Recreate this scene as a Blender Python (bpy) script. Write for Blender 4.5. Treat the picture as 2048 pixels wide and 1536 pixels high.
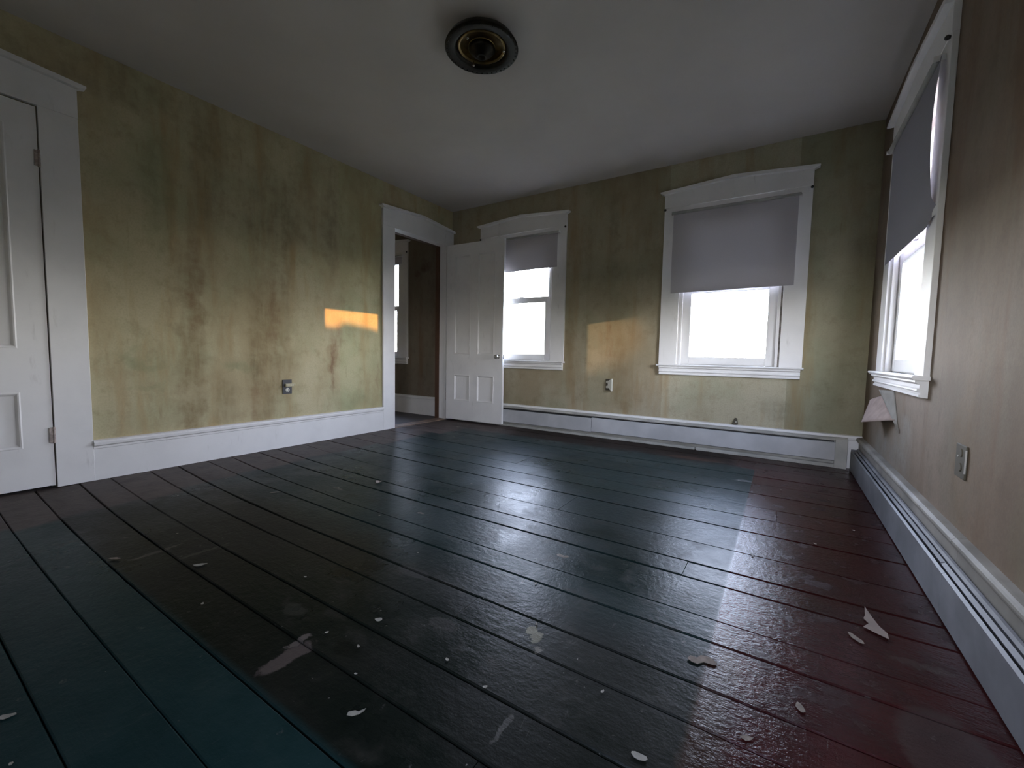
import bpy, bmesh, math, random
from mathutils import Vector, Matrix, noise as mnoise
for o in list(bpy.data.objects): bpy.data.objects.remove(o)
scene = bpy.context.scene
C = scene.collection
random.seed(7)

# ---------------------------------------------------------------- camera
cd = bpy.data.cameras.new('camera'); cam = bpy.data.objects.new('camera', cd); C.objects.link(cam)
cd.sensor_width = 36; cd.lens = 846.14 / 2048 * 36; cd.clip_start = 0.02; cd.clip_end = 200
R_ = Vector((0.84270306, 0.5380294, 0.01938879)); U_ = Vector((-0.05311412, 0.04724591, 0.99747016)); F_ = Vector((-0.53575223, 0.84160097, -0.06839123))
M = Matrix(((R_.x, U_.x, -F_.x), (R_.y, U_.y, -F_.y), (R_.z, U_.z, -F_.z)))
cam.matrix_world = Matrix.Translation((3.58178, -4.16430, 0.82858)) @ M.to_4x4()
scene.camera = cam

# ---------------------------------------------------------------- world, sun, exposure
SKY = 56.0
w = bpy.data.worlds.new('world'); scene.world = w; w.use_nodes = True
nt = w.node_tree; nt.nodes.clear()
tc = nt.nodes.new('ShaderNodeTexCoord'); sp = nt.nodes.new('ShaderNodeSeparateXYZ')
mr = nt.nodes.new('ShaderNodeMapRange'); mr.inputs['From Min'].default_value = -0.02; mr.inputs['From Max'].default_value = 0.0
cr = nt.nodes.new('ShaderNodeValToRGB')
cr.color_ramp.elements[0].position = 0.0; cr.color_ramp.elements[0].color = (1.0, 0.93, 0.84, 1)
cr.color_ramp.elements[1].position = 0.6; cr.color_ramp.elements[1].color = (0.56, 0.66, 0.95, 1)
e = cr.color_ramp.elements.new(0.14); e.color = (0.90, 0.89, 0.98, 1)
mx = nt.nodes.new('ShaderNodeMix'); mx.data_type = 'RGBA'; mx.inputs[6].default_value = (0.035, 0.033, 0.03, 1)
bg = nt.nodes.new('ShaderNodeBackground'); bg.inputs['Strength'].default_value = SKY
wo = nt.nodes.new('ShaderNodeOutputWorld')
nt.links.new(tc.outputs['Generated'], sp.inputs[0]); nt.links.new(sp.outputs['Z'], mr.inputs['Value']); nt.links.new(sp.outputs['Z'], cr.inputs[0])
nt.links.new(mr.outputs[0], mx.inputs[0]); nt.links.new(cr.outputs[0], mx.inputs[7]); nt.links.new(mx.outputs[2], bg.inputs['Color']); nt.links.new(bg.outputs[0], wo.inputs[0])

sd = bpy.data.lights.new('sun', 'SUN'); sun = bpy.data.objects.new('sun', sd); C.objects.link(sun)
sd.energy = 8.5; sd.angle = math.radians(0.3); sd.color = (1.0, 0.42, 0.10)
sun.rotation_euler = Vector((-4.15, -0.405, -0.20)).to_track_quat('-Z', 'Y').to_euler()
sun.location = (8, 0, 4)
# added spot standing in for sun off a neighbour's window pane, entering by the right-hand window
gd = bpy.data.lights.new('glint_spot', 'SPOT'); gl = bpy.data.objects.new('glint_spot', gd); C.objects.link(gl)
gd.energy = 4200; gd.color = (1.0, 0.62, 0.32); gd.shadow_soft_size = 0.03; gd.spot_size = math.radians(4.7); gd.spot_blend = .8
gl.location = (11.0, -5.39, 2.19)
gl.rotation_euler = (Vector((1.74, 0.0, .99)) - Vector(gl.location)).to_track_quat('-Z', 'Y').to_euler()
# light portals in the window openings (they only guide the sampling of the sky)
def portal(loc, sx, sy, d):
    l = bpy.data.lights.new('portal', 'AREA'); l.shape = 'RECTANGLE'; l.size = sx; l.size_y = sy; l.cycles.is_portal = True
    o = bpy.data.objects.new('portal', l); C.objects.link(o); o.location = loc
    o.rotation_euler = Vector(d).to_track_quat('-Z', 'Y').to_euler()
portal((3.15, 0.125, 1.43), .82, 1.4, (0, -1, 0)); portal((1.025, 0.125, 1.43), .82, 1.4, (0, -1, 0))
portal((-1.335, 0.125, 1.43), .82, 1.4, (0, -1, 0)); portal((4.253, -1.065, 1.43), .82, 1.4, (-1, 0, 0))

portal((3.45, -5.125, 1.43), .82, 1.4, (0, 1, 0))
scene.view_settings.view_transform = 'Standard'; scene.view_settings.look = 'None'
scene.view_settings.gamma = 1; scene.view_settings.use_curve_mapping = False
scene.view_settings.exposure = 0.0

# ---------------------------------------------------------------- node helpers
class NT:
    def __init__(s, name):
        s.m = bpy.data.materials.new(name); s.m.use_nodes = True; s.t = s.m.node_tree; s.t.nodes.clear()
        s.out = s.t.nodes.new('ShaderNodeOutputMaterial')
    def n(s, typ, **kw):
        x = s.t.nodes.new(typ)
        for k, v in kw.items(): setattr(x, k, v)
        return x
    def put(s, sock, v):
        if isinstance(v, bpy.types.NodeSocket): s.t.links.new(v, sock)
        elif v is not None:
            if isinstance(v, (tuple, list)) and len(v) == 3 and sock.type == 'RGBA': v = (*v, 1)
            sock.default_value = v
    def math(s, op, a, b=None, c=None, clamp=False):
        x = s.n('ShaderNodeMath', operation=op, use_clamp=clamp)
        for i, v in enumerate((a, b, c)):
            if v is not None: s.put(x.inputs[i], v)
        return x.outputs[0]
    def mix(s, f, a, b, mode='MIX'):
        x = s.n('ShaderNodeMix', data_type='RGBA', blend_type=mode)
        s.put(x.inputs[0], f); s.put(x.inputs[6], a); s.put(x.inputs[7], b); return x.outputs[2]
    def pos(s):
        return s.n('ShaderNodeNewGeometry').outputs['Position']
    def sep(s, v):
        x = s.n('ShaderNodeSeparateXYZ'); s.put(x.inputs[0], v); return x.outputs
    def comb(s, a, b, c):
        x = s.n('ShaderNodeCombineXYZ'); s.put(x.inputs[0], a); s.put(x.inputs[1], b); s.put(x.inputs[2], c); return x.outputs[0]
    def noise(s, vec, scale=1, detail=3, rough=.55, dist=0):
        x = s.n('ShaderNodeTexNoise'); s.put(x.inputs['Vector'], vec); x.inputs['Scale'].default_value = scale
        x.inputs['Detail'].default_value = detail; x.inputs['Roughness'].default_value = rough; x.inputs['Distortion'].default_value = dist
        return x.outputs['Fac']
    def mapv(s, vec, sc):
        x = s.n('ShaderNodeMapping'); s.put(x.inputs[0], vec); x.inputs['Scale'].default_value = sc; return x.outputs[0]
    def ss(s, v, a, b, lo=0., hi=1.):
        x = s.n('ShaderNodeMapRange', interpolation_type='SMOOTHSTEP'); s.put(x.inputs[0], v)
        s.put(x.inputs[1], a); s.put(x.inputs[2], b); s.put(x.inputs[3], lo); s.put(x.inputs[4], hi); return x.outputs[0]
    def blob(s, u, v, cu, cv, ru, rv, soft=.5):
        a = s.math('DIVIDE', s.math('SUBTRACT', u, cu), ru); b = s.math('DIVIDE', s.math('SUBTRACT', v, cv), rv)
        d = s.math('ADD', s.math('MULTIPLY', a, a), s.math('MULTIPLY', b, b))
        return s.ss(d, 1.0, 1.0 - soft, 0., 1.)
    def bsdf(s, col, rough=.5, metal=0., spec=.5, bump=None, bstr=.3, bdist=.002):
        p = s.n('ShaderNodeBsdfPrincipled'); s.put(p.inputs['Base Color'], col); s.put(p.inputs['Roughness'], rough)
        s.put(p.inputs['Metallic'], metal); s.put(p.inputs['Specular IOR Level'], spec)
        if bump is not None:
            b = s.n('ShaderNodeBump'); b.inputs['Strength'].default_value = bstr; b.inputs['Distance'].default_value = bdist
            s.put(b.inputs['Height'], bump); s.t.links.new(b.outputs[0], p.inputs['Normal'])
        s.t.links.new(p.outputs[0], s.out.inputs[0]); return p

def simple(name, col, rough=.5, metal=0., spec=.5, var=.12, scale=6, bstr=.15):
    s = NT(name); n = s.noise(s.pos(), scale, 4)
    c = s.mix(s.ss(n, .3, .75), tuple(x * (1 - var) for x in col), tuple(min(1, x * (1 + var)) for x in col))
    s.bsdf(c, rough, metal, spec, s.noise(s.pos(), scale * 12, 3), bstr, .001); return s.m

def paint_white(name, col=(.80, .78, .765), dirt=.35):
    s = NT(name); p = s.pos()
    n = s.noise(p, 3.5, 5); f = s.noise(s.mapv(p, (1, 1, .25)), 24, 4)
    c = s.mix(s.ss(n, .35, .8), col, tuple(x * .9 for x in col))
    c = s.mix(s.math('MULTIPLY', s.ss(f, .62, .82), dirt), c, (.34, .31, .28))
    s.bsdf(c, .5, 0, .35, s.noise(p, 60, 3), .12, .001); return s.m

M_white = paint_white('aged_white_paint')
M_ceiling = None
def ceiling_mat():
    s = NT('ceiling_plaster'); p = s.pos(); n = s.noise(p, 1.2, 4); c = s.mix(s.ss(n, .3, .75), (.60, .56, .52), (.53, .495, .46))
    s.bsdf(c, .9, 0, .15, s.noise(p, 45, 4), .35, .002); return s.m
M_ceiling = ceiling_mat()

def wallpaper(name, axis, base, stains, seams=(), light_from=None):
    """aged wallpaper; axis 0 runs along x, axis 1 along y. stains: (u, z, ru, rz, colour, strength, soft)"""
    s = NT(name); p = s.pos(); xyz = s.sep(p); u = xyz[axis]; z = xyz[2]
    streak = s.mapv(p, (1, 1, .16))
    n1 = s.noise(streak, 5.0, 5, .6); n2 = s.noise(p, 2.2, 5, .6); n3 = s.noise(streak, 26, 4, .6); n4 = s.noise(p, 90, 2, .5)
    warp = s.math('MULTIPLY', s.math('SUBTRACT', s.noise(p, 7, 4), .5), .16)
    warp2 = s.math('MULTIPLY', s.math('SUBTRACT', s.noise(p, 3.1, 4), .5), .5)
    uw = s.math('ADD', u, warp); zw = s.math('ADD', z, warp2)
    brown = (base[0] * .78, base[1] * .60, base[2] * .42); green = (base[0] * .80, base[1] * .88, base[2] * .84); pale = tuple(min(1, x * 1.14) for x in base)
    c = s.mix(s.math('MULTIPLY', s.ss(n2, .42, .68), .75), base, green)
    c = s.mix(s.math('MULTIPLY', s.ss(n1, .50, .74), .8), c, brown)
    c = s.mix(s.math('MULTIPLY', s.ss(n1, .44, .28), .35), c, pale)
    n5 = s.noise(p, 9, 6, .7); n6 = s.noise(s.mapv(p, (1, 1, .5)), 1.4, 5, .65)
    c = s.mix(s.math('MULTIPLY', s.ss(n5, .48, .70), .45), c, tuple(x * y for x, y in zip(base, (.62, .58, .52))))
    c = s.mix(s.math('MULTIPLY', s.ss(n6, .46, .66), .55), c, tuple(x * y for x, y in zip(base, (.70, .60, .50))))
    for (a, b, tint) in seams:          # whole drops of paper that have faded differently
        f = s.math('MULTIPLY', s.math('GREATER_THAN', u, a), s.math('LESS_THAN', u, b))
        c = s.mix(f, c, s.mix(1.0, c, tint, 'MULTIPLY'))
    for (cu, cz, ru, rz, col, st, soft) in stains:
        f = s.blob(uw, zw, cu, cz, ru * 1.15, rz * 1.1, 1.0)
        f = s.math('MULTIPLY', f, s.ss(n3, .25, .62, .45, 1.)); f = s.math('MULTIPLY', s.math('MULTIPLY', f, s.ss(n5, .30, .62, .35, 1.)), st * .85)
        c = s.mix(f, c, col)
    c = s.mix(s.math('MULTIPLY', s.ss(n3, .60, .78), .35), c, tuple(x * .5 for x in brown))
    c = s.mix(s.math('MULTIPLY', s.ss(n4, .35, .75), .22), c, tuple(x * .55 for x in base))
    s.bsdf(c, .75, 0, .25, s.noise(p, 120, 3), .25, .0015); return s.m

BR = (.20, .135, .06); DK = (.13, .11, .055); RU = (.24, .14, .07); GR = (.20, .24, .12); PA = (.50, .48, .36)
M_left = wallpaper('wallpaper_left_wall', 1, (.50, .435, .27), [
    (-2.83, .75, .10, 1.05, BR, .75, .9), (-2.80, 1.25, .055, .45, RU, .7, .9), (-2.63, .42, .12, .22, BR, .55, .8), (-2.86, .3, .10, .12, BR, .5, .8),
    (-3.12, .76, .16, .05, GR, .55, .7), (-3.1, .60, .14, .03, GR, .35, .8),
    (-2.32, .80, .16, .75, BR, .8, .95), (-2.24, 1.15, .06, .5, RU, .6, .9), (-2.42, .7, .06, .14, (.12, .11, .05), .4, .8), (-2.40, .38, .05, .22, RU, .65, .8),
    (-2.52, .72, .12, .06, GR, .6, .8), (-2.14, 1.2, .05, 1.1, BR, .45, .9),
    (-1.70, .78, .055, .34, RU, .8, .9), (-1.62, 1.0, .035, .2, RU, .5, .9), (-1.70, .62, .02, .3, (.17, .08, .04), .7, .9), (-1.17, .58, .02, .22, RU, .5, .8), (-1.5, .33, .3, .08, GR, .35, .9),
    (-1.70, 2.0, .10, .55, DK, .5, .9), (-1.95, 2.1, .30, .5, DK, .3, .9), (-2.7, 2.2, .16, .6, DK, .45, .9), (-2.3, 1.9, .3, .5, DK, .4, .9), (-3.0, 1.9, .09, .5, GR, .5, .9), (-3.25, 2.45, .5, .15, DK, .4, .9)],
    seams=((-1.62, -1.10, (.95, 1.0, .95)),))
M_back = wallpaper('wallpaper_back_wall', 0, (.385, .335, .235), [
    (2.18, .75, .09, .55, BR, .6, .9), (2.10, 1.0, .05, .3, RU, .5, .9), (2.26, .38, .13, .16, BR, .6, .9), (1.75, .42, .1, .2, (.17, .12, .06), .4, .9),
    (1.65, .9, .06, .5, BR, .5, .9), (2.1, 2.0, .06, .5, DK, .5, .9), (1.8, 1.9, .12, .4, DK, .3, .9), (2.45, 1.9, .15, .4, DK, .3, .9), (2.2, 1.5, .45, .3, DK, .25, .9),
    (3.55, .42, .14, .14, (.15, .15, .10), .4, .9), (3.9, .7, .12, .5, DK, .3, .9), (1.2, .3, .2, .05, DK, .4, .8)],
    seams=((2.625, 3.62, (1.16, 1.20, 1.22)), (3.62, 4.2, (.86, .90, .86)), (1.83, 2.35, (.94, .93, .9))))
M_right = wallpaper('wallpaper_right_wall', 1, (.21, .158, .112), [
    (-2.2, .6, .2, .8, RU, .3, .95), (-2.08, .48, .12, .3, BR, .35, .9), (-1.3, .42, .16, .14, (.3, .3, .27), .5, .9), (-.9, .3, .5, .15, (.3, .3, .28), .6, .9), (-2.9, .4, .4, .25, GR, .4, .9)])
M_rear = wallpaper('wallpaper_rear_wall', 0, (.36, .34, .24), [])
M_hall = wallpaper('wallpaper_hall', 0, (.20, .165, .125), [(-.45, 2.0, .10, .12, (.05, .02, .02), .8, .8), (-.6, 1.9, .07, .06, (.05, .02, .02), .6, .8), (-.3, 1.6, .06, .8, (.1, .07, .05), .4, .9)])

def floor_mat():
    s = NT('painted_floorboards'); p = s.pos(); xyz = s.sep(p); x, y = xyz[0], xyz[1]
    rnd = s.n('ShaderNodeObjectInfo').outputs['Random']
    grain = s.mapv(p, (.12, 1, 1)); nb = s.noise(p, 2.0, 5, .6); ng = s.noise(grain, 60, 4, .65); nm = s.noise(p, 9, 5, .6); nf = s.noise(p, 45, 4, .7)
    wv = s.math('MULTIPLY', s.math('SUBTRACT', nm, .5), .05)
    xw = s.math('ADD', x, wv); yw = s.math('ADD', y, s.math('MULTIPLY', s.math('SUBTRACT', s.noise(p, 3, 4), .5), .3))
    # green field painted up to a red-brown border
    xl = s.math('ADD', s.math('ADD', .50, s.math('MULTIPLY', rnd, .16)), s.math('MULTIPLY', s.ss(y, -3.0, -3.8), .16))
    m = s.ss(s.math('SUBTRACT', xw, xl), -.03, .03)
    m = s.math('MULTIPLY', m, s.ss(s.math('ADD', x, s.math('MULTIPLY', wv, .25)), 3.456, 3.444))
    m = s.math('MULTIPLY', m, s.ss(yw, -.42, -.56))
    teal = s.mix(s.ss(nb, .32, .68), (.030, .066, .062), (.044, .084, .084))
    worn = s.mix(s.ss(nf, .35, .65), (.070, .070, .055), (.13, .115, .095))
    # worn patches between the second and fifth boards nearest the camera, and scattered wear
    fw = s.math('MULTIPLY', s.ss(s.math('ADD', y, s.math('MULTIPLY', wv, .2)), -3.66, -3.645), s.ss(yw, -2.75, -3.1))
    teal = s.mix(s.math('MULTIPLY', fw, .85), teal, s.mix(s.ss(nb, .4, .6), (.026, .030, .020), (.040, .036, .026)))
    teal = s.mix(s.math('MULTIPLY', s.ss(nm, .52, .72), .55), teal, worn)
    near = s.ss(y, -3.655, -3.67)
    teal = s.mix(s.math('MULTIPLY', near, .8), teal, s.mix(s.ss(nm, .3, .7), (.032, .095, .095), (.052, .128, .126)))
    lb = s.mix(s.ss(nm, .35, .65), (.34, .26, .235), (.24, .19, .175))
    rb = s.mix(s.ss(nm, .35, .7), (.135, .027, .026), (.085, .022, .020))
    rb = s.mix(s.math('MULTIPLY', s.ss(nb, .5, .7), .5), rb, (.09, .045, .03))
    bk = s.mix(s.ss(nm, .35, .65), (.085, .045, .032), (.06, .04, .032))
    border = s.mix(s.ss(x, .9, 1.4), lb, bk); border = s.mix(s.ss(x, 3.2, 3.4), border, rb)
    c = s.mix(m, border, teal)
    # bare strip along the right edge of the green field (brown underpaint)
    strip = s.math('MULTIPLY', s.math('MULTIPLY', s.ss(xw, 3.435, 3.45), s.ss(xw, 3.54, 3.50)), s.ss(y, -2.6, -3.0))
    c = s.mix(s.math('MULTIPLY', strip, .6), c, (.10, .065, .04))
    c = s.mix(1.0, c, s.mix(rnd, (.86, .86, .86), (1.12, 1.1, 1.08)), 'MULTIPLY')
    c = s.mix(s.math('MULTIPLY', s.ss(ng, .62, .8), .35), c, (.014, .014, .014))
    # scuffs, scratches and flecks of plaster
    c = s.mix(s.math('MULTIPLY', s.ss(s.noise(s.mapv(p, (3, .5, 1)), 14, 5, .7, 1.5), .62, .76), .45), c, (.30, .28, .25))
    c = s.mix(s.math('MULTIPLY', s.ss(s.noise(p, 75, 2, .5), .755, .80), .8), c, (.7, .66, .58))
    c = s.mix(s.math('MULTIPLY', s.ss(s.noise(p, 28, 4, .6), .66, .76), .6), c, (.36, .34, .30))
    nz = s.math('MULTIPLY', s.math('SUBTRACT', s.noise(p, 30, 5, .7), .5), .05)
    xq = s.math('ADD', x, nz); yq = s.math('ADD', y, nz)
    for (cx, cy, rx, ry, col, st) in [
        (2.49, -3.56, .030, .085, (.15, .118, .104), .95), (2.455, -3.505, .014, .04, (.20, .165, .145), .9),
        (2.60, -3.45, .06, .03, (.012, .014, .010), .9), (2.30, -3.43, .05, .03, (.075, .075, .06), .5),
        (2.99, -3.09, .020, .022, (.28, .25, .16), .9), (3.015, -3.115, .018, .03, (.26, .235, .155), .9), (3.045, -3.155, .012, .018, (.20, .18, .14), .9),
        (3.40, -.90, .055, .03, (.20, .20, .20), .7), (3.596, -2.447, .035, .010, (.012, .008, .008), .95), (2.706, -2.467, .02, .012, (.015, .013, .012), .9),
        (2.04, -2.60, .025, .010, (.24, .20, .16), .8), (2.853, -2.603, .03, .012, (.30, .23, .17), .8),
        (1.35, -2.60, .05, .012, (.20, .17, .15), .6), (1.47, -3.52, .012, .10, (.15, .13, .11), .7), (1.62, -3.41, .012, .10, (.12, .11, .09), .6),
        (3.10, -3.42, .010, .05, (.13, .12, .105), .8), (2.75, -3.22, .06, .03, (.09, .08, .07), .5), (2.45, -3.05, .10, .03, (.085, .08, .075), .5),
        (3.0, -.42, .25, .06, (.14, .07, .045), .6), (3.95, -2.62, .08, .02, (.11, .08, .07), .5), (3.93, -2.95, .10, .16, (.10, .075, .068), .55)]:
        f = s.blob(xq, yq, cx, cy, rx, ry, .45); c = s.mix(s.math('MULTIPLY', f, st), c, tuple(k * 1.9 for k in col))
    rough = s.mix(m, s.mix(s.ss(x, 3.2, 3.4), (.42,) * 3, (.20,) * 3), s.mix(s.ss(nb, .35, .65), (.27,) * 3, (.40,) * 3))
    rough = s.mix(s.math('MULTIPLY', s.ss(nm, .5, .7), .5), rough, (.5,) * 3)
    rg = s.n('ShaderNodeRGBToBW'); s.put(rg.inputs[0], rough)
    h = s.math('ADD', s.math('MULTIPLY', s.noise(p, 38, 5, .65), .7), s.math('MULTIPLY', ng, .3))
    h = s.math('ADD', h, s.math('MULTIPLY', nm, .6))
    c = s.mix(1.0, c, (.24, .24, .24), 'MULTIPLY')
    h = s.math('ADD', h, s.math('MULTIPLY', s.math('MULTIPLY', s.noise(s.mapv(p, (.6, 1, 1)), 95, 4, .7), s.ss(x, 3.44, 3.46)), .6))
    s.bsdf(c, rg.outputs[0], 0, s.ss(x, 3.44, 3.46, SPEC, .09), h, .55, .004); return s.m
SPEC = .055
M_floor = floor_mat()
M_gap = simple('dark_gap_base', (.010, .009, .008), .95, spec=.05)  # near-black base that shows in the gaps between boards
M_hallfloor = simple('hall_grey_floor', (.09, .08, .078), .6, scale=3, spec=.2)
M_bare = simple('bare_brown_wood', (.10, .05, .028), .7, scale=9)
M_thr = simple('worn_threshold_wood', (.22, .15, .11), .7, scale=14, var=.35)
M_heater = simple('heater_enamel', (.46, .46, .47), .42, spec=.4, scale=4)
M_heater_old = simple('heater_enamel_dusty', (.40, .39, .36), .5, spec=.3, scale=5, var=.2)
M_heater_shaded = simple('heater_enamel_shaded', (.165, .165, .175), .5, spec=.25, scale=5, var=.25)  # shaded copy of the heater enamel, darkened for the dim right wall
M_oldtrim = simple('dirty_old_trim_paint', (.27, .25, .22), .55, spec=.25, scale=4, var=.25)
M_dark = simple('dark_metal', (.03, .03, .03), .5, .3)
M_brass = simple('old_brass', (.17, .115, .04), .34, .9, var=.4, scale=18)
M_brassdk = simple('tarnished_brass', (.014, .011, .006), .42, .75, var=.5, scale=25)
M_knob = simple('worn_nickel_knob', (.55, .53, .50), .25, .8)
M_hinge = simple('painted_hinge', (.40, .33, .30), .5, .2, scale=60, var=.35)
M_black = simple('black_bakelite', (.035, .034, .04), .4)
M_cream = simple('yellowed_cream_plastic', (.50, .45, .30), .4)
M_plate = simple('white_plastic', (.62, .60, .52), .4)
M_tan = simple('tan_painted_plate', (.09, .078, .055), .6, spec=.2)
M_edge = simple('lit_edge_and_metal', (.50, .48, .44), .3, .3)
M_pinkpaper = simple('wallpaper_backing', (.36, .27, .235), .85, scale=20)
M_scrap = simple('old_paper_scrap', (.22, .165, .135), .85, scale=20)
M_paperfront = simple('torn_wallpaper_front', (.27, .25, .22), .85, scale=14)
M_chip = simple('plaster_chip', (.19, .15, .12), .9, scale=60, var=.25)
M_chipw = simple('white_paint_chip', (.22, .20, .165), .8, scale=60)
M_leaf = simple('dark_evergreen', (.02, .03, .015), .9)
M_grass = simple('winter_lawn', (.05, .05, .03), .95)
M_mould = simple('grimy_jamb', (.30, .27, .24), .7, scale=22, var=.5)

def glass():
    s = NT('window_glass'); f = s.n('ShaderNodeFresnel'); f.inputs[0].default_value = 1.45
    t = s.n('ShaderNodeBsdfTransparent'); t.inputs[0].default_value = (.93, .96, .97, 1); g = s.n('ShaderNodeBsdfGlossy'); g.inputs['Roughness'].default_value = .03
    m = s.n('ShaderNodeMixShader'); s.t.links.new(s.math('MULTIPLY', f.outputs[0], .6), m.inputs[0]); s.t.links.new(t.outputs[0], m.inputs[1]); s.t.links.new(g.outputs[0], m.inputs[2]); s.t.links.new(m.outputs[0], s.out.inputs[0]); return s.m
M_glass = glass()
def shade(name, col, trans):
    s = NT(name); p = s.pos(); n = s.noise(s.mapv(p, (1, 1, 3)), 90, 2); c = s.mix(n, tuple(x * .92 for x in col), col)
    d = s.n('ShaderNodeBsdfDiffuse'); s.put(d.inputs[0], c); t = s.n('ShaderNodeBsdfTranslucent'); s.put(t.inputs[0], c)
    m = s.n('ShaderNodeMixShader'); m.inputs[0].default_value = trans
    s.t.links.new(d.outputs[0], m.inputs[1]); s.t.links.new(t.outputs[0], m.inputs[2]); s.t.links.new(m.outputs[0], s.out.inputs[0]); return s.m
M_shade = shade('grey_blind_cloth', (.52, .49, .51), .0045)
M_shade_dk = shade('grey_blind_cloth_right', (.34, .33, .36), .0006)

# ---------------------------------------------------------------- mesh helpers
class MB:
    def __init__(s): s.bm = bmesh.new()
    def box(s, x0, y0, z0, x1, y1, z1):
        v = [s.bm.verts.new(p) for p in ((x0, y0, z0), (x1, y0, z0), (x1, y1, z0), (x0, y1, z0), (x0, y0, z1), (x1, y0, z1), (x1, y1, z1), (x0, y1, z1))]
        for f in ((0, 3, 2, 1), (4, 5, 6, 7), (0, 1, 5, 4), (1, 2, 6, 5), (2, 3, 7, 6), (3, 0, 4, 7)): s.bm.faces.new([v[i] for i in f])
        return s
    def prism(s, pts, fn, a, b):
        """closed 2D outline pts swept from a to b; fn(p, t) -> 3D"""
        A = [s.bm.verts.new(fn(p, a)) for p in pts]; B = [s.bm.verts.new(fn(p, b)) for p in pts]; n = len(pts)
        for i in range(n): s.bm.faces.new((A[i], A[(i + 1) % n], B[(i + 1) % n], B[i]))
        s.bm.faces.new(A[::-1]); s.bm.faces.new(B); return s
    def lathe(s, prof, c, n=40, axis='z'):
        rings = []
        for r, h in prof:
            ring = []
            for i in range(n):
                a = 2 * math.pi * i / n
                if axis == 'z': q = (c[0] + r * math.cos(a), c[1] + r * math.sin(a), c[2] + h)
                elif axis == 'y': q = (c[0] + r * math.cos(a), c[1] + h, c[2] + r * math.sin(a))
                else: q = (c[0] + h, c[1] + r * math.cos(a), c[2] + r * math.sin(a))
                ring.append(s.bm.verts.new(q))
            rings.append(ring)
        for A, B in zip(rings, rings[1:]):
            for i in range(n): s.bm.faces.new((A[i], A[(i + 1) % n], B[(i + 1) % n], B[i]))
        for ring, rv in ((rings[0], True), (rings[-1], False)):
            s.bm.faces.new(ring[::-1] if rv else ring)
        return s
    def grid(s, fn, nu, nv):
        V = [[s.bm.verts.new(fn(i / nu, j / nv)) for j in range(nv + 1)] for i in range(nu + 1)]
        for i in range(nu):
            for j in range(nv): s.bm.faces.new((V[i][j], V[i + 1][j], V[i + 1][j + 1], V[i][j + 1]))
        return s
def obj(name, mb, mat, parent=None, bevel=0, smooth=False, seg=1):
    bm = mb.bm; bmesh.ops.recalc_face_normals(bm, faces=bm.faces)
    if bevel:
        bmesh.ops.bevel(bm, geom=[e for e in bm.edges if len(e.link_faces) == 2 and e.calc_face_angle(0) > .5], offset=bevel, segments=seg, affect='EDGES', clamp_overlap=True)
    me = bpy.data.meshes.new(name); bm.to_mesh(me); bm.free(); me.materials.append(mat)
    if smooth:
        for p in me.polygons: p.use_smooth = True
    o = bpy.data.objects.new(name, me); C.objects.link(o)
    if parent: o.parent = parent; o.matrix_parent_inverse = parent.matrix_world.inverted()
    return o
def empty(name, loc=(0, 0, 0), rz=0):
    o = bpy.data.objects.new(name, None); C.objects.link(o); o.empty_display_size = .1
    o.location = loc; o.rotation_euler = (0, 0, rz); o.matrix_world = Matrix.Translation(loc) @ Matrix.Rotation(rz, 4, 'Z'); return o
def tag(o, label, cat, group=None):
    o['label'] = label; o['category'] = cat
    if group: o['group'] = group
    return o
def struct(o): o['kind'] = 'structure'; return o

W, H, D = 4.128, 2.6, -5.0
def wall(name, mat, axis, plane0, plane1, a0, a1, holes, z1=H + .04):
    """slab wall with rectangular openings. axis 0: runs along x; axis 1: runs along y."""
    us = sorted({a0, a1, *[h[0] for h in holes], *[h[1] for h in holes]}); zs = sorted({-.02, z1, *[h[2] for h in holes], *[h[3] for h in holes]})
    zs = [z for z in zs if z >= -.02]
    mb = MB()
    for u0, u1 in zip(us, us[1:]):
        for q0, q1 in zip(zs, zs[1:]):
            cu, cz = (u0 + u1) / 2, (q0 + q1) / 2
            if any(h[0] < cu < h[1] and h[2] < cz < h[3] for h in holes): continue
            if axis == 0: mb.box(u0, plane0, q0, u1, plane1, q1)
            else: mb.box(plane0, u0, q0, plane1, u1, q1)
    bmesh.ops.remove_doubles(mb.bm, verts=mb.bm.verts, dist=1e-5)
    seen = {}
    for f in mb.bm.faces:                                  # drop the inner faces shared by two cells
        seen.setdefault(tuple(round(c, 4) for c in f.calc_center_median()), []).append(f)
    bmesh.ops.delete(mb.bm, geom=[f for l in seen.values() if len(l) > 1 for f in l], context='FACES')
    return struct(obj(name, mb, mat))

ZS, ZT = .77, 2.135          # window opening sill and head
WO = lambda c: (c - .406, c + .406, ZS, ZT)
W1, W2, WH, W3, W4 = 1.025, 3.152, -1.336, -1.066, 3.45
HX0, HY0 = -3.2, -3.0           # extent of the room beyond the door
wall('wall_left', M_left, 1, -.12, 0, D, 0, [(-.967, -.121, -.02, 2.167), (-4.30, -3.534, -.02, 2.16)])
wall('wall_back', M_back, 0, 0, .14, 0, W + .14, [WO(W1), WO(W2)])
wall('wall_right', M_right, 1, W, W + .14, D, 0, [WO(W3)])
wall('wall_rear', M_rear, 0, D - .14, D, -.12, W + .14, [WO(W4)])
wall('wall_hall_back', M_hall, 0, 0, .14, HX0, 0, [WO(WH)])
wall('wall_hall_left', M_hall, 1, HX0 - .12, HX0, HY0, .14, [])
wall('wall_hall_front', M_hall, 0, HY0 - .12, HY0, HX0 - .12, -.12, [])
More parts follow.
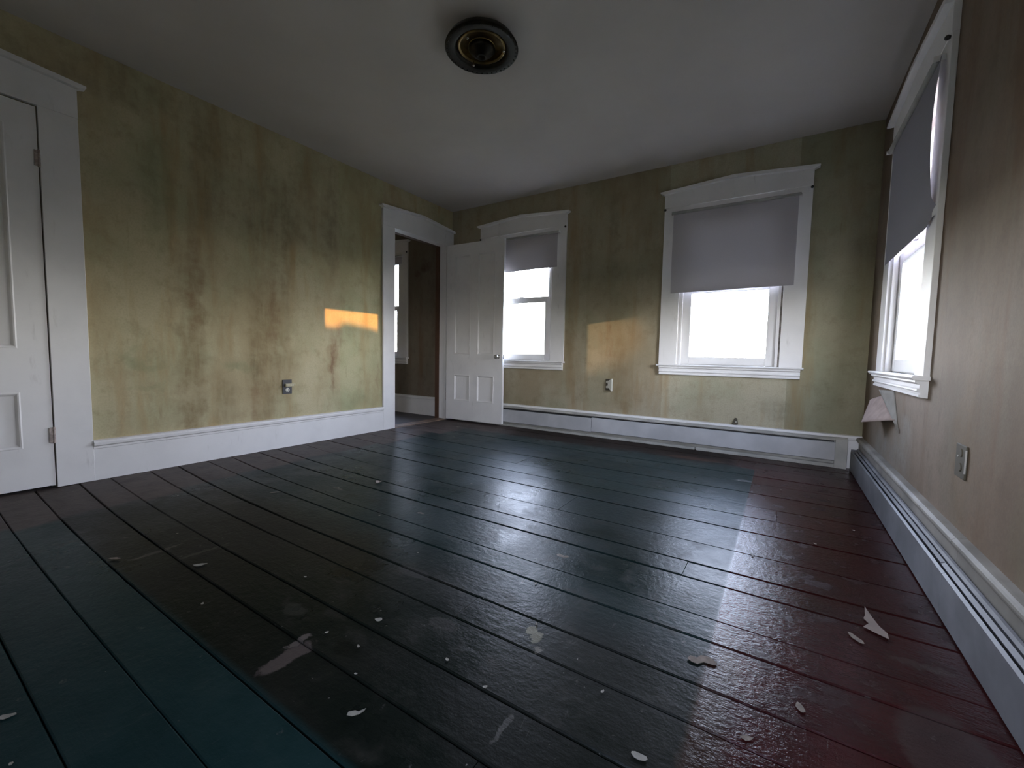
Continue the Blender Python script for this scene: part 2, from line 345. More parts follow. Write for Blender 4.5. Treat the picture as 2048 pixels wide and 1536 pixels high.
# closet behind the shut door, so that no light leaks round it
struct(obj('wall_closet', MB().box(-.75, -4.4, -.02, -.70, -3.4, 2.3).box(-.70, -4.40, -.02, -.12, -4.35, 2.3).box(-.70, -3.45, -.02, -.12, -3.40, 2.3).box(-.75, -4.4, 2.3, -.12, -3.4, 2.35), M_hall))
struct(obj('ceiling', MB().box(-.0, D, H, W, 0, H + .04), M_ceiling))
struct(obj('ceiling_hall', MB().box(HX0, HY0, H, -.12, 0, H + .04), M_hall))

# ---------------------------------------------------------------- floor with its boards
floor = struct(obj('floor', MB().box(0, D, -.06, W, 0, -.022), M_gap))
struct(obj('floor_closet', MB().box(-.75, -4.4, -.06, -.0, -3.4, -.004), M_hallfloor))
struct(obj('floor_hall', MB().box(HX0, HY0, -.06, -.12, 0, 0), M_hallfloor))
L_ = [0.0, -.22, -.43, -.66, -.86, -1.08, -1.343, -1.56, -1.79, -2.016, -2.256, -2.403, -2.60, -2.765, -2.944, -3.102, -3.301, -3.442, -3.624, -3.788, -3.95, -4.13, -4.31, -4.49, -4.67, -4.85, -5.0]
R2 = [0.0, -.24, -.47, -.72, -.93, -1.177, -1.447, -1.643, -1.866, -2.137, -2.352, -2.485, -2.722, -2.844, -3.041, -3.173, -3.357, -3.504, -3.668, -3.818, -3.97, -4.13, -4.31, -4.49, -4.67, -4.85, -5.0]
def seam_y(i, x):
    t = min(x / 1.9, 1.0); return L_[i] + (R2[i] - L_[i]) * (t * (2 - t))
breaks = {15: [1.70], 17: [3.1], 8: [2.6], 12: [.95], 5: [1.9], 10: [3.3], 20: [1.2], 14: [2.75], 6: [3.6], 19: [2.9]}
gapw = {11: .006, 13: .005, 14: .006, 10: .007, 8: .006, 18: .007, 16: .005}
for i in range(len(L_) - 1):
    xs = [0.0] + breaks.get(i, []) + [W]
    for xa, xb in zip(xs, xs[1:]):
        mb = MB(); dz = random.uniform(-.0012, .0012) - (.003 if i == 17 else 0); n = 5; ga = gapw.get(i, .0032) / 2; gb = gapw.get(i + 1, .0032) / 2
        ch = .003; rows = []
        for k in range(n + 1):
            x = xa + .001 + (xb - xa - .002) * k / n
            ya, yb = seam_y(i, x) - ga, seam_y(i + 1, x) + gb
            rows.append([mb.bm.verts.new(q) for q in ((x, ya, -.022), (x, ya, dz - ch), (x, ya - ch, dz), (x, yb + ch, dz), (x, yb, dz - ch), (x, yb, -.022))])
        for A, B in zip(rows, rows[1:]):
            for j in range(5): mb.bm.faces.new((A[j], A[j + 1], B[j + 1], B[j]))
        mb.bm.faces.new(rows[0]); mb.bm.faces.new(rows[-1][::-1])
        obj('plank', mb, M_floor, floor)

# ---------------------------------------------------------------- windows
def make_window(name, along, c, plane, inward, mirror=False, blind_z=1.43, full=True):
    """along 0: wall runs along x; inward = -1/+1 direction from wall face into the room on the other axis"""
    def P(u, d, z):  # u along the wall from the centre, d depth out of the room (+ = outwards), z height
        return (c + u, plane - inward * d, z) if along == 0 else (plane - inward * d, c + u, z)
    base = struct(empty(name, P(0, 0, 0)))
    def bx(mb, u0, d0, z0, u1, d1, z1):
        a, b = P(u0, d0, z0), P(u1, d1, z1)
        return mb.box(min(a[0], b[0]), min(a[1], b[1]), z0, max(a[0], b[0]), max(a[1], b[1]), z1)
    for s in (-1, 1):
        obj('casing', bx(MB(), min(s * .406, s * .564), -.022, ZS, max(s * .406, s * .564), 0, 2.205), M_white, base, .0015)
    # gently peaked header board and its thin crown
    hd = [(-.564, 2.205), (.564, 2.205), (.564, 2.325), (0, 2.37), (-.564, 2.325)]
    obj('header_board', MB().prism(hd, lambda p, t: P(p[0], t, p[1]), -.025, 0), M_white, base, .001)
    cr_ = [(-.565, 2.325), (0, 2.37), (.565, 2.325), (.60, 2.338), (.60, 2.350), (0, 2.393), (-.60, 2.350), (-.60, 2.338)]
    mb = MB()
    for q in ([(-.60, 2.338), (-.565, 2.325), (0, 2.37), (0, 2.393), (-.60, 2.350)], [(0, 2.37), (.565, 2.325), (.60, 2.338), (.60, 2.350), (0, 2.393)]):
        mb.prism(q, lambda p, t: P(p[0], t, p[1]), -.055, 0)
    obj('crown_moulding', mb, M_white, base)
    obj('head_casing', bx(MB(), -.406, -.018, ZT - .016, .406, 0, 2.205), M_white, base)
    # stool with rounded nosing, apron of stepped mouldings
    st = [(-.058, .757), (-.062, .763), (-.058, .770), (.03, .770), (.03, .752), (-.052, .752)]
    obj('stool', MB().prism(st, lambda p, t: P(t, p[0], p[1]), -.575, .575), M_white, base)
    ap = [(0, .752), (-.045, .752), (-.046, .742), (-.036, .734), (-.030, .732), (-.030, .716), (-.037, .712), (-.038, .704), (-.026, .698), (-.024, .690), (-.031, .687), (-.031, .677), (0, .672)]
    obj('apron', MB().prism(ap, lambda p, t: P(t, p[0], p[1]), -.555, .555), M_white, base)
    # jamb lining and stops
    for s in (-1, 1):
        jm = M_mould if (s == 1 and name == 'window_2') else M_white
        obj('jamb', bx(MB(), min(s * .406, s * .392), 0, ZS, max(s * .406, s * .392), .13, ZT), jm, base)
        obj('stop_bead', bx(MB(), min(s * .392, s * .372), -.005, ZS, max(s * .392, s * .372), .02, ZT), M_white, base, .002)
    obj('head_jamb', bx(MB(), -.406, 0, ZT - .014, .406, .13, ZT), M_white, base)
    obj('outer_sill', bx(MB(), -.392, .03, ZS - .02, .392, .16, ZS + .004), M_white, base)
    def sash(nm, z0, z1, d0, d1, rb, rt):
        m = MB(); si = .304 if nm == 'lower_sash' else .322
        for s in (-1, 1): bx(m, min(s * .391, s * si), d0, z0, max(s * .391, s * si), d1, z1)
        bx(m, -si, d0, z0, si, d1, z0 + rb); bx(m, -si, d0, z1 - rt, si, d1, z1)
        so = obj(nm, m, M_white, base, .002)
        dm = (d0 + d1) / 2
        obj('glass_pane', bx(MB(), -si, dm - .0015, z0 + rb, si, dm + .0015, z1 - rt), M_glass, so)
    sash('lower_sash', .774, 1.483, .025, .055, .070, .060)
    sash('upper_sash', 1.437, ZT - .014, .062, .092, .046, .055)
    obj('sash_lock', bx(MB(), -.03, .012, 1.483, .03, .05, 1.492), M_white, base, .003)
    for s in (-1, 1):
        obj('rod_hook', MB().lathe([(.004, 0), (.009, .004), (.011, .012), (.006, .02)], P(s * .556, -.045, 2.19), 10, 'y' if along == 0 else 'x'), M_dark, base)
    return P, base

def make_blind(P, along, label, zb, cloth, mat, group):
    t = tag(empty('roller_blind', P(0, -.045, 2.145)), label, 'blind', group)
    ax = 'x' if along == 0 else 'y'
    p0 = P(-.488, -.045, 2.146)
    obj('roller', MB().lathe([(.004, -.008), (.004, 0), (.013, .0), (.013, .976), (.004, .976), (.004, .984)], p0, 14, ax), M_heater_old, t, smooth=False)
    for s in (-1, 1):
        a, b = P(s * .492, -.062, 2.12), P(s * .497, -.022, 2.17)
        obj('bracket', MB().box(min(a[0], b[0]), min(a[1], b[1]), 2.134, max(a[0], b[0]), max(a[1], b[1]), 2.158), M_white, t)
    cl = obj('cloth', MB().grid(lambda u, v: P(*cloth(u, v)), 28, 36), mat, t, smooth=True)
    return t
def flat_cloth(zb, amp=.004, seed=0):
    def f(u, v):
        x = -.478 + .952 * u; z = 2.150 + (zb - 2.150) * v
        w_ = amp * math.sin((x * 9 + z * 5 + seed) * 1.7) * v + .006 * math.sin(v * 3.1)
        crease = .006 * math.exp(-((x + .40 - (z - zb) * .35) / .018) ** 2) * (1 if v > .3 else v / .3)
        return (x, -.034 - .004 - w_ - crease, z + (.004 * math.sin(x * 4) if v > .99 else 0))
    return f
def right_cloth(zb):
    def f(u, v):
        # u = 1 is the edge nearer the corner; u = 0 the edge nearer the camera, bowed and curled
        x = -.515 + .93 * u; z = 2.150 + (zb - 2.150) * v
        bow = .014 * math.sin(min(v / .80, 1) * math.pi) * math.exp(-(u / .5) ** 2)
        curl = (-.022) * math.exp(-((v - .93) / .07) ** 2) * math.exp(-(u / .12) ** 2)
        out = .012 * math.exp(-((v - .93) / .06) ** 2) * math.exp(-(u / .10) ** 2)
        return (x - out * 2, -.036 - bow - .003 - (curl), z + .03 * math.exp(-(u / .05) ** 2) * (v ** 12))
    return f

G = 'grey roller blinds in the windows'
P1, _ = make_window('window_1', 0, W1, 0, -1)
make_blind(P1, 0, 'grey roller blind drawn shortest, in the back window partly hidden by the open door', 1.775, flat_cloth(1.775, seed=2), M_shade, G)
P2, _ = make_window('window_2', 0, W2, 0, -1)
make_blind(P2, 0, 'wide creased grey roller blind half drawn over the right back window', 1.43, flat_cloth(1.43), M_shade, G)
P3, _ = make_window('window_3', 1, W3, W, -1)
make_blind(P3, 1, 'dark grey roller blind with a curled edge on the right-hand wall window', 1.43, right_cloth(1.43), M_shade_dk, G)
P4, _ = make_window('window_4', 0, WH, 0, -1)
make_blind(P4, 0, 'short grey blind high in the window of the room beyond the doorway', 2.04, flat_cloth(2.04, .001), M_shade, G)
P5, _ = make_window('fill_window', 0, W4, D, 1)  # unseen window added in the rear wall to bring in fill light
make_blind(P5, 0, 'grey roller blind on the added fill window behind the camera', 1.60, flat_cloth(1.60), M_shade, G)
# ---------------------------------------------------------------- doors
def door_casing(base, y0, y1, z, left=True, right=True, y_end=None):
    """casing on the x=0 wall round an opening y0..y1 (y1 nearer the corner)"""
    ya = y0 - .162; yb = y_end if y_end is not None else y1 + .162
    obj('casing', MB().box(0, ya, 0, .022, y0, z + .0), M_white, base, .0015)
    obj('casing', MB().box(0, y1, 0, .022, yb, z + .0), M_white, base, .0015)
    ym = (ya + yb) / 2
    obj('header_board', MB().prism([(ya, z), (yb, z), (yb, 2.325), (ym, 2.37), (ya, 2.325)], lambda p, t: (t, p[0], p[1]), 0, .026), M_white, base, .001)
    e = .035 if y_end is None else 0.0
    mb = MB()
    mb.prism([(ya - .035, 2.338), (ya, 2.325), (ym, 2.37), (ym, 2.393), (ya - .035, 2.350)], lambda p, t: (t, p[0], p[1]), 0, .055)
    mb.prism([(ym, 2.37), (yb, 2.325), (yb + e, 2.338 if e else 2.325), (yb + e, 2.350), (ym, 2.393)], lambda p, t: (t, p[0], p[1]), 0, .055)
    obj('crown_moulding', mb, M_white, base)
def four_panel_leaf(base, wd, ht, name='leaf'):
    """leaf in local coordinates: x along width from the hinge, y thickness 0..-.035 (front face at y=-.035), z up. returns builder pieces"""
    st = .118; mid = .10; pw = (wd - 2 * st - mid) / 2
    zt = [(.247, .567), (.81, ht - .13)]
    xsp = [(st, st + pw), (st + pw + mid, wd - st)]
    m = MB(); zl = .012
    xs = [0, xsp[0][0], xsp[0][1], xsp[1][0], xsp[1][1], wd]; zs = [zl, zt[0][0], zt[0][1], zt[1][0], zt[1][1], ht]
    for i, (a, b) in enumerate(zip(xs, xs[1:])):
        for j, (q, r) in enumerate(zip(zs, zs[1:])):
            if i % 2 == 1 and j % 2 == 1: continue
            m.box(a, -.035, q, b, 0, r)
    bmesh.ops.remove_doubles(m.bm, verts=m.bm.verts, dist=1e-5)
    seen = {}
    for f in m.bm.faces: seen.setdefault(tuple(round(k, 4) for k in f.calc_center_median()), []).append(f)
    bmesh.ops.delete(m.bm, geom=[f for l in seen.values() if len(l) > 1 for f in l], context='FACES')
    leaf = obj(name, m, M_white, None)
    for (a, b) in xsp:
        for (q, r) in zt:
            pm = MB().box(a, -.022, q, b, -.010, r)
            # sloping moulding frame then a raised field
            def ring(o0, y0_, o1, y1_):
                A = [pm.bm.verts.new(k) for k in ((a + o0, y0_, q + o0), (b - o0, y0_, q + o0), (b - o0, y0_, r - o0), (a + o0, y0_, r - o0))]
                B = [pm.bm.verts.new(k) for k in ((a + o1, y1_, q + o1), (b - o1, y1_, q + o1), (b - o1, y1_, r - o1), (a + o1, y1_, r - o1))]
                for k in range(4): pm.bm.faces.new((A[k], A[(k + 1) % 4], B[(k + 1) % 4], B[k]))
                return B
            ring(0, -.035, .006, -.038); ring(.006, -.038, .012, -.036); ring(.012, -.036, .022, -.0225)
            p = obj('panel', pm, M_white, leaf)
    return leaf
d1 = struct(empty('door_1', (0, -3.93, 0)))
door_casing(d1, -4.30, -3.534, 2.16)
lf = four_panel_leaf(d1, .757, 2.148); lf.parent = d1
# closed leaf: local x -> -y from the hinge at -3.539, front face towards the room
lf.matrix_world = Matrix.Translation((-.020, -3.540, 0.002)) @ Matrix(((0, -1, 0, 0), (-1, 0, 0, 0), (0, 0, 1, 0), (0, 0, 0, 1)))
lf.matrix_parent_inverse = Matrix.Identity(4)
lf.matrix_local = d1.matrix_world.inverted() @ lf.matrix_world
obj('door_stop', MB().box(-.10, -4.30, 0, -.03, -4.285, 2.16).box(-.10, -3.549, 0, -.03, -3.534, 2.16).box(-.10, -4.285, 2.15, -.03, -3.549, 2.16), M_white, d1)
for z in (.267, 1.83):
    hg = obj('hinge', MB().lathe([(.0035, -.006), (.0065, -.003), (.0065, .027), (.0055, .028), (.0065, .029), (.0065, .056), (.0055, .057), (.0065, .058), (.0065, .088), (.0035, .092)], (.021, -3.537, z), 12), M_hinge, d1)
    obj('hinge_leaf', MB().box(.0185, -3.556, z, .0235, -3.538, z + .086), M_hinge, d1, .001)

d2 = struct(empty('door_2', (0, -.54, 0)))
door_casing(d2, -.955, -.133, 2.155, y_end=-.003)
obj('jamb', MB().box(-.085, -.967, 0, .0, -.955, 2.155).box(-.085, -.133, 0, .0, -.121, 2.155).box(-.085, -.967, 2.155, .0, -.121, 2.167), M_white, d2)
obj('stained_jamb', MB().box(-.15, -.967, 0, -.0855, -.956, 2.155).box(-.15, -.140, 0, -.0855, -.121, 2.155).box(-.15, -.967, 2.156, -.0855, -.121, 2.167), M_bare, d2)
obj('threshold', MB().prism([(.035, 0), (.02, .008), (-.10, .010), (-.14, 0)], lambda p, t: (p[0], t, p[1]), -.955, -.133), M_thr, d2)
lf2 = four_panel_leaf(d2, .822, 2.135); lf2.parent = d2
ang = math.atan2(.03, .82)
lf2.matrix_world = Matrix.Translation((.050, -.118, .010)) @ Matrix.Rotation(ang, 4, 'Z')
lf2.matrix_local = d2.matrix_world.inverted() @ lf2.matrix_world
kb = obj('door_knob', MB().lathe([(.022, 0), (.024, -.004), (.010, -.007), (.009, -.030), (.020, -.036), (.0265, -.046), (.024, -.058), (.012, -.065)], (.765, -.035, .795), 24, 'y'), M_knob, lf2, smooth=True)
kb.matrix_parent_inverse = Matrix.Identity(4)
lt = obj('latch', MB().box(.8215, -.024, .77, .825, -.012, .82), M_dark, lf2); lt.matrix_parent_inverse = Matrix.Identity(4)
for ch in list(lf.children) + list(lf2.children): ch.matrix_parent_inverse = Matrix.Identity(4)
for z in (.25, 1.85):
    obj('hinge', MB().lathe([(.006, 0), (.006, .09)], (.035, -.135, z), 10), M_hinge, d2)

# ---------------------------------------------------------------- baseboards
BB = [(0, 0), (.020, 0), (.020, .196), (.024, .200), (.024, .212), (.034, .220), (.036, .236), (.030, .243), (.030, .250), (0, .252)]
def bbx(name, y0, y1, x, s): return struct(obj(name, MB().prism(BB, lambda p, t: (x + s * p[0], t, p[1]), y0, y1), M_white))
bbx('baseboard_left', -3.372, -1.117, 0, 1)
bbx('baseboard_left_rear', D, -4.462, 0, 1)
struct(obj('baseboard_hall', MB().prism(BB, lambda p, t: (t, -p[0], p[1]), HX0, -.15), M_white))
struct(obj('baseboard_back', MB().prism([(0, 0), (.018, 0), (.018, .215), (.026, .225), (.030, .240), (.024, .254), (0, .258)], lambda p, t: (t, -p[0], p[1]), .03, W), M_white))
RBB = [(0, 0), (.020, 0), (.020, .214)] + [(.020 + .018 * math.sin(a), .232 - .018 * math.cos(a)) for a in [k * math.pi / 8 for k in range(9)]] + [(0, .252)]
rb_ = struct(empty('baseboard_right', (W, -2.5, 0)))
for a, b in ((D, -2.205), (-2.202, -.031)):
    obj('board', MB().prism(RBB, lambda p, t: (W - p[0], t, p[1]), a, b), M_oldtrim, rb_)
struct(obj('baseboard_rear', MB().prism(BB, lambda p, t: (t, D + p[0], p[1]), .03, W - .03), M_white))

# ---------------------------------------------------------------- baseboard heaters
h = tag(empty('baseboard_heater', (2.4, -.05, 0)), 'long pale baseboard heater along the back wall under the windows', 'heater', 'baseboard heaters')
x0, x1 = .12, 4.035
obj('back_plate', MB().box(x0, -.034, .0, x1, -.031, .236), M_heater_old, h)
obj('hood', MB().prism([(-.031, .236), (-.056, .233), (-.066, .224), (-.066, .216), (-.063, .216), (-.063, .222), (-.055, .229), (-.031, .232)], lambda p, t: (t, p[0], p[1]), x0, x1), M_heater_old, h)
for a, b, dz in ((x0 + .0, 1.953, -.004), (1.956, 3.965, .003)):
    obj('front_panel', MB().prism([(-.072, .056 + dz), (-.062, .050 + dz), (-.060, .053 + dz), (-.069, .058 + dz), (-.069, .190 + dz), (-.062, .195 + dz), (-.063, .198 + dz), (-.072, .193 + dz)], lambda p, t: (t, p[0], p[1]), a, b), M_heater, h)
obj('bottom_rail', MB().box(x0, -.064, .0, 2.95, -.040, .024).box(2.96, -.066, .0, x1, -.040, .030), M_heater_old, h, .002)
obj('fin_tube', MB().box(x0 + .05, -.058, .09, 3.955, -.036, .208), M_dark, h)  # dark tube made tall so the slot under the hood looks shaded
obj('end_cap', MB().prism([(-.036, .0), (-.0755, .0), (-.0755, .205), (-.069, .226), (-.056, .238), (-.036, .240)], lambda p, t: (t, p[0], p[1]), 3.962, x1 + .004), M_heater_old, h, .002)
h2 = tag(empty('baseboard_heater', (W - .05, -2.5, 0)), 'baseboard heater with an open slot running along the right wall towards the camera', 'heater', 'baseboard heaters')
Y0, Y1 = -4.95, -.088
XR = lambda p, t: (p[0], t, p[1])
obj('back_plate', MB().box(4.100, Y0, .0, 4.103, Y1, .168), M_heater, h2)
obj('hood', MB().prism([(4.1, .170), (4.094, .168), (4.088, .160), (4.0905, .159), (4.096, .165), (4.1, .166)], XR, Y0, Y1), M_heater, h2)
obj('damper', MB().prism([(4.072, .150), (4.083, .157), (4.085, .154), (4.074, .146)], XR, Y0, -2.20), M_heater_old, h2)
obj('damper', MB().prism([(4.073, .151), (4.084, .157), (4.086, .154), (4.075, .147)], XR, -2.19, Y1), M_heater_old, h2)
for a, b in ((Y0, -2.276), (-2.273, Y1)):
    obj('front_panel', MB().prism([(4.057, .006), (4.060, .006), (4.060, .141), (4.066, .147), (4.065, .149), (4.057, .143)], XR, a, b), M_heater, h2)
obj('fin_tube', MB().box(4.068, Y0 + .05, .05, 4.094, Y1 - .05, .115), M_dark, h2)
obj('end_cap', MB().box(4.058, Y1 - .004, .0, 4.1, Y1 + .003, .162), M_heater_old, h2, .002)
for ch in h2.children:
    if ch.data.materials[0] in (M_heater, M_heater_old): ch.data.materials[0] = M_heater_shaded

# ---------------------------------------------------------------- ceiling lamp
cx, cy = 2.060, -2.160
lamp = tag(empty('ceiling_lamp', (cx, cy, H)), 'round tarnished brass ceiling light base without its shade', 'ceiling lamp')
obj('rim', MB().lathe([(.10, 0), (.150, -.006), (.185, -.022), (.203, -.050), (.206, -.060), (.200, -.066), (.188, -.062), (.178, -.066), (.168, -.060), (.158, -.064), (.148, -.056), (.140, -.050), (.138, -.030), (.10, -.012)], (cx, cy, H), 64), M_brassdk, lamp, smooth=True)
obj('pan', MB().lathe([(.140, -.046), (.128, -.054), (.118, -.044), (.100, -.034), (.080, -.040), (.072, -.052), (.068, -.056), (.066, -.040), (.066, -.012), (.140, -.012)], (cx, cy, H), 56), M_brass, lamp, smooth=True)
obj('socket_housing', MB().lathe([(.070, -.03), (.076, -.058), (.066, -.072), (.044, -.082), (.030, -.098), (.022, -.102), (.020, -.090), (.014, -.086)], (cx, cy, H), 40), M_brassdk, lamp, smooth=True)
for k in range(3):
    a = .5 + k * 2.094
    q = (cx + .125 * math.cos(a), cy + .125 * math.sin(a), H - .062)
    obj('thumb_screw', MB().lathe([(.006, -.012), (.0075, -.008), (.0055, -.004), (.003, 0), (.003, .016)], q, 12), M_knob, lamp, smooth=True)
bm_ = MB()
for k in range(40):
    a = k * 2 * math.pi / 40; bm_.lathe([(.001, .003), (.0045, .001), (.005, -.002), (.001, -.006)], (cx + .194 * math.cos(a), cy + .194 * math.sin(a), H - .062), 6)
sb = obj('rim_beading', bm_, M_brassdk, lamp, smooth=True); sb['kind'] = 'stuff'

# ---------------------------------------------------------------- outlets
o = tag(empty('outlet', (0, -2.143, .518)), 'black outlet plate with a cream triple tap on the left wall', 'outlet')
obj('plate', MB().box(0, -2.183, .457, .007, -2.103, .579), M_black, o, .002)
sk = obj('socket', MB().lathe([(.017, 0), (.017, .0095), (.015, .0105)], (0, -2.143, .492), 20, 'x'), M_plate, o)
obj('slots', MB().box(.0104, -2.151, .486, .0112, -2.148, .500).box(.0104, -2.139, .486, .0112, -2.136, .500).lathe([(.003, .0104), (.003, .0112)], (0, -2.143, .481), 8, 'x'), M_black, sk)
tp = obj('triple_tap', MB().box(.007, -2.168, .520, .030, -2.098, .546), M_cream, o, .004)
mb = MB()
for k in range(3):
    y = -2.155 + k * .022; mb.box(.0298, y - .005, .529, .0306, y - .003, .539).box(.0298, y + .003, .529, .0306, y + .005, .539)
obj('slots', mb, M_black, tp)
obj('cord_stub', MB().lathe([(.003, 0), (.0045, .012), (.003, .02)], (.018, -2.098, .540), 8, 'y'), M_cream, tp)

o = tag(empty('outlet', (2.107, 0, .545)), 'white outlet plate with a wedge plug on the back wall between the two windows', 'outlet')
obj('plate', MB().box(2.070, -.006, .488, 2.142, 0, .604), M_tan, o, .002)
obj('plug', MB().prism([(2.100, .520), (2.100, .585), (2.146, .610), (2.146, .480)], lambda p, t: (p[0], t if p[0] < 2.12 else t * 1.6, p[1]), -.028, -.006), M_plate, o, .002)
for z in (.522, .572): obj('socket', MB().lathe([(.014, -.0062), (.014, -.009)], (2.088, 0, z), 16, 'y'), M_plate, o)

o = tag(empty('outlet', (W, -2.095, .49)), 'dull tan outlet plate on the right wall above the heater', 'outlet')
obj('plate', MB().box(W - .006, -2.145, .432, W, -2.047, .548), M_tan, o, .002)
obj('lit_edge', MB().box(W - .0075, -2.147, .455, W - .004, -2.143, .535), M_edge, o)  # pale strip paints in the light along this plate edge
obj('screw', MB().lathe([(.004, 0), (.004, -.0022)], (W - .0055, -2.075, .505), 10, 'x'), M_edge, o)
for z in (.470, .520): obj('socket', MB().lathe([(.015, 0), (.014, -.003)], (W - .0058, -2.10, z), 16, 'x'), M_tan, o)

o = tag(empty('cable_jack', (3.26, 0, .285)), 'small grey cable jack on the back wall right above the heater', 'wall jack')
obj('box', MB().prism([(3.235, .262), (3.285, .262), (3.275, .315), (3.258, .318)], lambda p, t: (p[0], t, p[1]), -.024, 0), M_tan, o, .003)
obj('nipple', MB().lathe([(.007, 0), (.007, -.014), (.003, -.018)], (3.268, -.023, .285), 10, 'y'), M_edge, o)

# ---------------------------------------------------------------- torn wallpaper below the right window
t = tag(empty('torn_wallpaper', (W, -.8, .5)), 'torn strip of wallpaper curling off the wall below the right window', 'wallpaper')
def bil(A, B, C_, D_, bulge):
    A, B, C_, D_ = map(Vector, (A, B, C_, D_))
    def f(u, v):
        p = (A * (1 - u) + B * u) * (1 - v) + (D_ * (1 - u) + C_ * u) * v
        return p + Vector(bulge) * math.sin(math.pi * u) * (.4 + .6 * v)
    return f
fl = obj('hanging_flap', MB().grid(bil((4.095, -.46, .573), (4.122, -.68, .618), (4.119, -1.09, .512), (4.024, -.72, .445), (-.012, .03, -.004)), 10, 10), M_pinkpaper, t, smooth=True)
fl.modifiers.new('thickness', 'SOLIDIFY').thickness = .0008
fl = obj('lifted_edge', MB().grid(bil((4.104, -.67, .655), (4.1265, -.98, .668), (4.1265, -1.16, .45), (4.116, -1.16, .475), (-.004, 0, 0)), 8, 10), M_paperfront, t, smooth=True)
fl.modifiers.new('thickness', 'SOLIDIFY').thickness = .0008

# ---------------------------------------------------------------- chips and scraps on the floor
def chip(name, label, cat, x, y, sx, sy, mat, group=None, rz=None, lift=.004, outline=None, seed=0):
    rnd = random.Random(seed + int(x * 1000) + int(-y * 77))
    rz = rnd.uniform(0, 3.1) if rz is None else rz
    n = 9; pts = outline or [(math.cos(a) * (1 + rnd.uniform(-.35, .25)), math.sin(a) * (1 + rnd.uniform(-.35, .25))) for a in [2 * math.pi * k / n for k in range(n)]]
    mb = MB(); th = .0012
    def hz(px, py): return .0022 + lift * (px * px * .6 + .25 * abs(py)) * .5
    top = [mb.bm.verts.new((px * sx / 2, py * sy / 2, hz(px, py) + th)) for px, py in pts]; bot = [mb.bm.verts.new((px * sx / 2, py * sy / 2, hz(px, py))) for px, py in pts]
    ct = mb.bm.verts.new((0, 0, .0022 + th)); cb = mb.bm.verts.new((0, 0, .0020)); k = len(pts)
    for i in range(k):
        j = (i + 1) % k; mb.bm.faces.new((top[i], top[j], ct)); mb.bm.faces.new((bot[j], bot[i], cb)); mb.bm.faces.new((bot[i], bot[j], top[j], top[i]))
    o = obj(name, mb, mat); o.location = (x, y, 0); o.rotation_euler = (0, 0, rz); return tag(o, label, cat, group)
GP = 'paper and plaster scraps on the floor'
chip('paper_scrap', 'largest pale torn wallpaper scrap, on the red boards near the right heater', 'paper', 3.865, -2.45, .18, .062, M_scrap, GP, rz=1.62, outline=[(-1, -.75), (-.75, .1), (-.55, .95), (-.3, .2), (.1, .6), (.35, .35), (1, .05), (.3, -.25), (-.2, -.5), (-.6, -.9)], lift=.012)
chip('paper_scrap', 'small oval paper scrap beside the largest scrap on the red boards', 'paper', 3.812, -2.582, .055, .018, M_chip, GP, rz=2.2)
chip('plaster_chip', 'mushroom-shaped tan plaster chip on the edge between green and red paint', 'plaster', 3.440, -2.943, .075, .045, M_chip, GP, rz=.15, outline=[(-1, -.4), (-.8, .3), (-.35, .25), (-.1, .9), (.5, 1), (1, .3), (.8, -.3), (.1, -.2), (-.3, -.9), (-.7, -.8)])
chip('plaster_chip', 'brownish oblong chip on the red boards nearest the bottom right', 'plaster', 3.661, -2.981, .034, .016, M_chip, GP, rz=1.9)
chip('plaster_chip', 'tan chip on the lowest red boards near the bottom edge of the photo', 'plaster', 3.560, -3.146, .026, .014, M_chip, GP, rz=.5)
chip('plaster_chip', 'yellowish chip on the green boards at the bottom, left of the red paint', 'plaster', 3.375, -3.320, .032, .016, M_chipw, GP, rz=.1)
chip('plaster_chip', 'cream chip with a pointed end on the dark boards at bottom centre', 'plaster', 2.801, -3.575, .040, .017, M_chipw, GP, rz=.75, outline=[(-1, -.6), (-.9, .5), (-.2, .8), (.2, .3), (1, .9), (.8, .1), (.3, -.7), (-.4, -1)])
chip('plaster_chip', 'white chip at the bottom left corner of the floor', 'plaster', 2.165, -4.014, .034, .014, M_chipw, GP, rz=.9)
chip('plaster_chip', 'pinkish upright chip in the middle of the floor by a board joint', 'plaster', 1.458, -2.386, .040, .055, M_chip, GP, rz=.4, lift=.03)
chip('paint_chip', 'small pointed white chip on the floor in front of the open door', 'paint chip', .534, -.495, .030, .034, M_chipw, GP, rz=.4, lift=.02)
chip('plaster_chip', 'cream chip below a crescent scratch in the middle of the green boards', 'plaster', 2.571, -3.317, .024, .017, M_chipw, GP, rz=.7)
chip('plaster_chip', 'pale folded chip on the left green boards beside a short scratch', 'plaster', 1.741, -3.475, .040, .020, M_chipw, GP, rz=1.0)
chip('plaster_chip', 'flat tan splinter lying across the long seam at left', 'plaster', 1.417, -3.640, .050, .016, M_chip, GP, rz=.55)
chip('plaster_chip', 'white sliver on the green boards between the left wall and the floor middle', 'plaster', 1.13, -2.86, .06, .012, M_chipw, GP, rz=1.1)
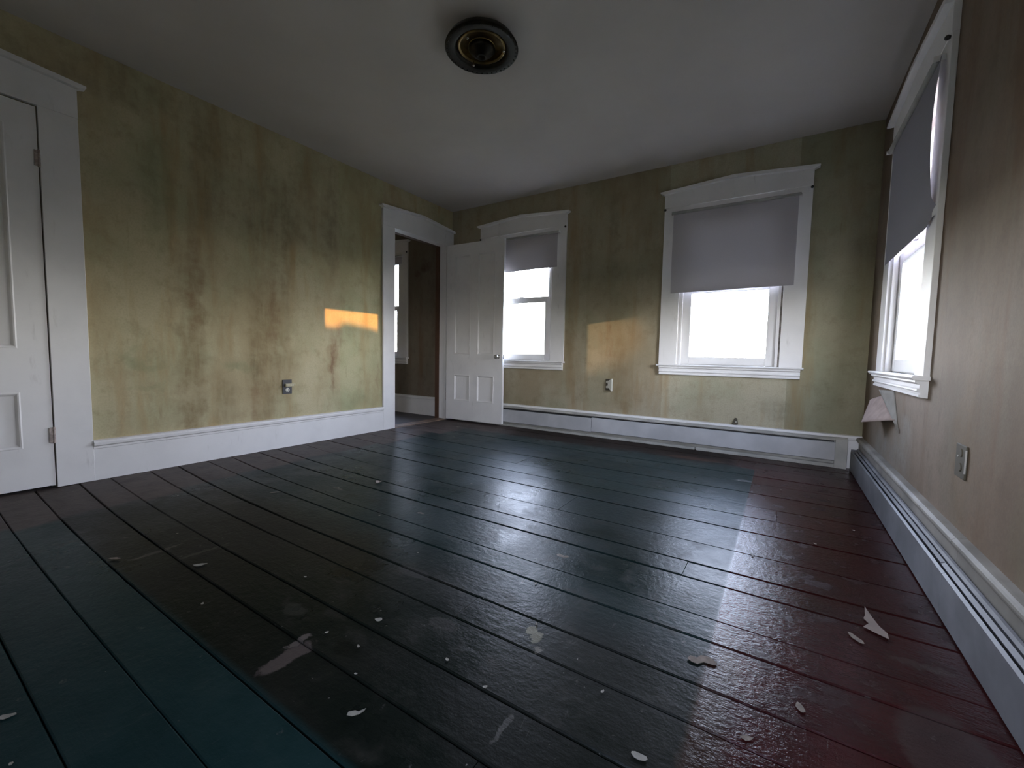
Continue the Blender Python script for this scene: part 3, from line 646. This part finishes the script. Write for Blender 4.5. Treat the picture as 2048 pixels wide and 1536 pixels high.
tiny = [(2.493, -3.444), (1.34, -3.408), (1.478, -2.73), (2.035, -3.582), (2.986, -3.062), (2.338, -4.029), (1.35, -2.60), (3.62, -1.0), (3.86, -1.05), (3.75, -1.85), (2.87, -2.86), (1.95, -2.06), (.86, -.95), (.95, -.97), (2.76, -.62),
        (2.70, -3.50), (2.62, -3.43), (3.0, -3.35), (2.35, -2.93), (.62, -2.9), (.75, -3.2), (1.05, -3.0), (2.86, -3.33), (3.52, -2.15), (3.92, -1.55), (3.25, -3.20), (2.15, -3.30), (1.9, -2.75)]
for i, (x, y) in enumerate(tiny):
    k = .75 + .6 * random.random()
    chip('paint_chip', 'crumb-sized pale paint chip, one of many strewn over the floorboards', 'paint chip', x, y, .011 * k, .007 * k, M_chipw, 'crumb-sized paint chips on the floorboards', seed=i)

# ---------------------------------------------------------------- outside
struct(obj('ground', MB().box(-40, -40, -.9, 60, 60, -.85), M_grass))
def tree_line():
    mb = MB(); n = 160; xs = [-9 + 15 * k / n for k in range(n + 1)]
    T = []
    for y in xs:
        yw = y - 1.58                                       # where this bit falls on the left wall
        z = 1.845 + .012 * math.sin(y * 9) + .010 * math.sin(y * 23 + 1)
        z += .035 * math.exp(-((yw + 1.56) / .07) ** 2) + .02 * math.exp(-((yw + 1.42) / .05) ** 2) - .012 * math.exp(-((yw + 1.25) / .1) ** 2)
        T.append(z)
    A = [mb.bm.verts.new((16, y, -.86)) for y in xs]; B = [mb.bm.verts.new((16, y, z)) for y, z in zip(xs, T)]; Bk = [mb.bm.verts.new((16.9, y, z - .05)) for y, z in zip(xs, T)]; D_ = [mb.bm.verts.new((17.1, y, -.86)) for y in xs]
    for k in range(n):
        for P_, Q in ((A, B), (B, Bk), (Bk, D_)): mb.bm.faces.new((P_[k], P_[k + 1], Q[k + 1], Q[k]))
    mb.bm.faces.new((A[0], B[0], Bk[0], D_[0])); mb.bm.faces.new((A[-1], D_[-1], Bk[-1], B[-1]))
    o = obj('hedge', mb, M_leaf); return o
hd = tree_line(); tag(hd, 'dark clipped hedge standing outside beyond the right window', 'hedge')
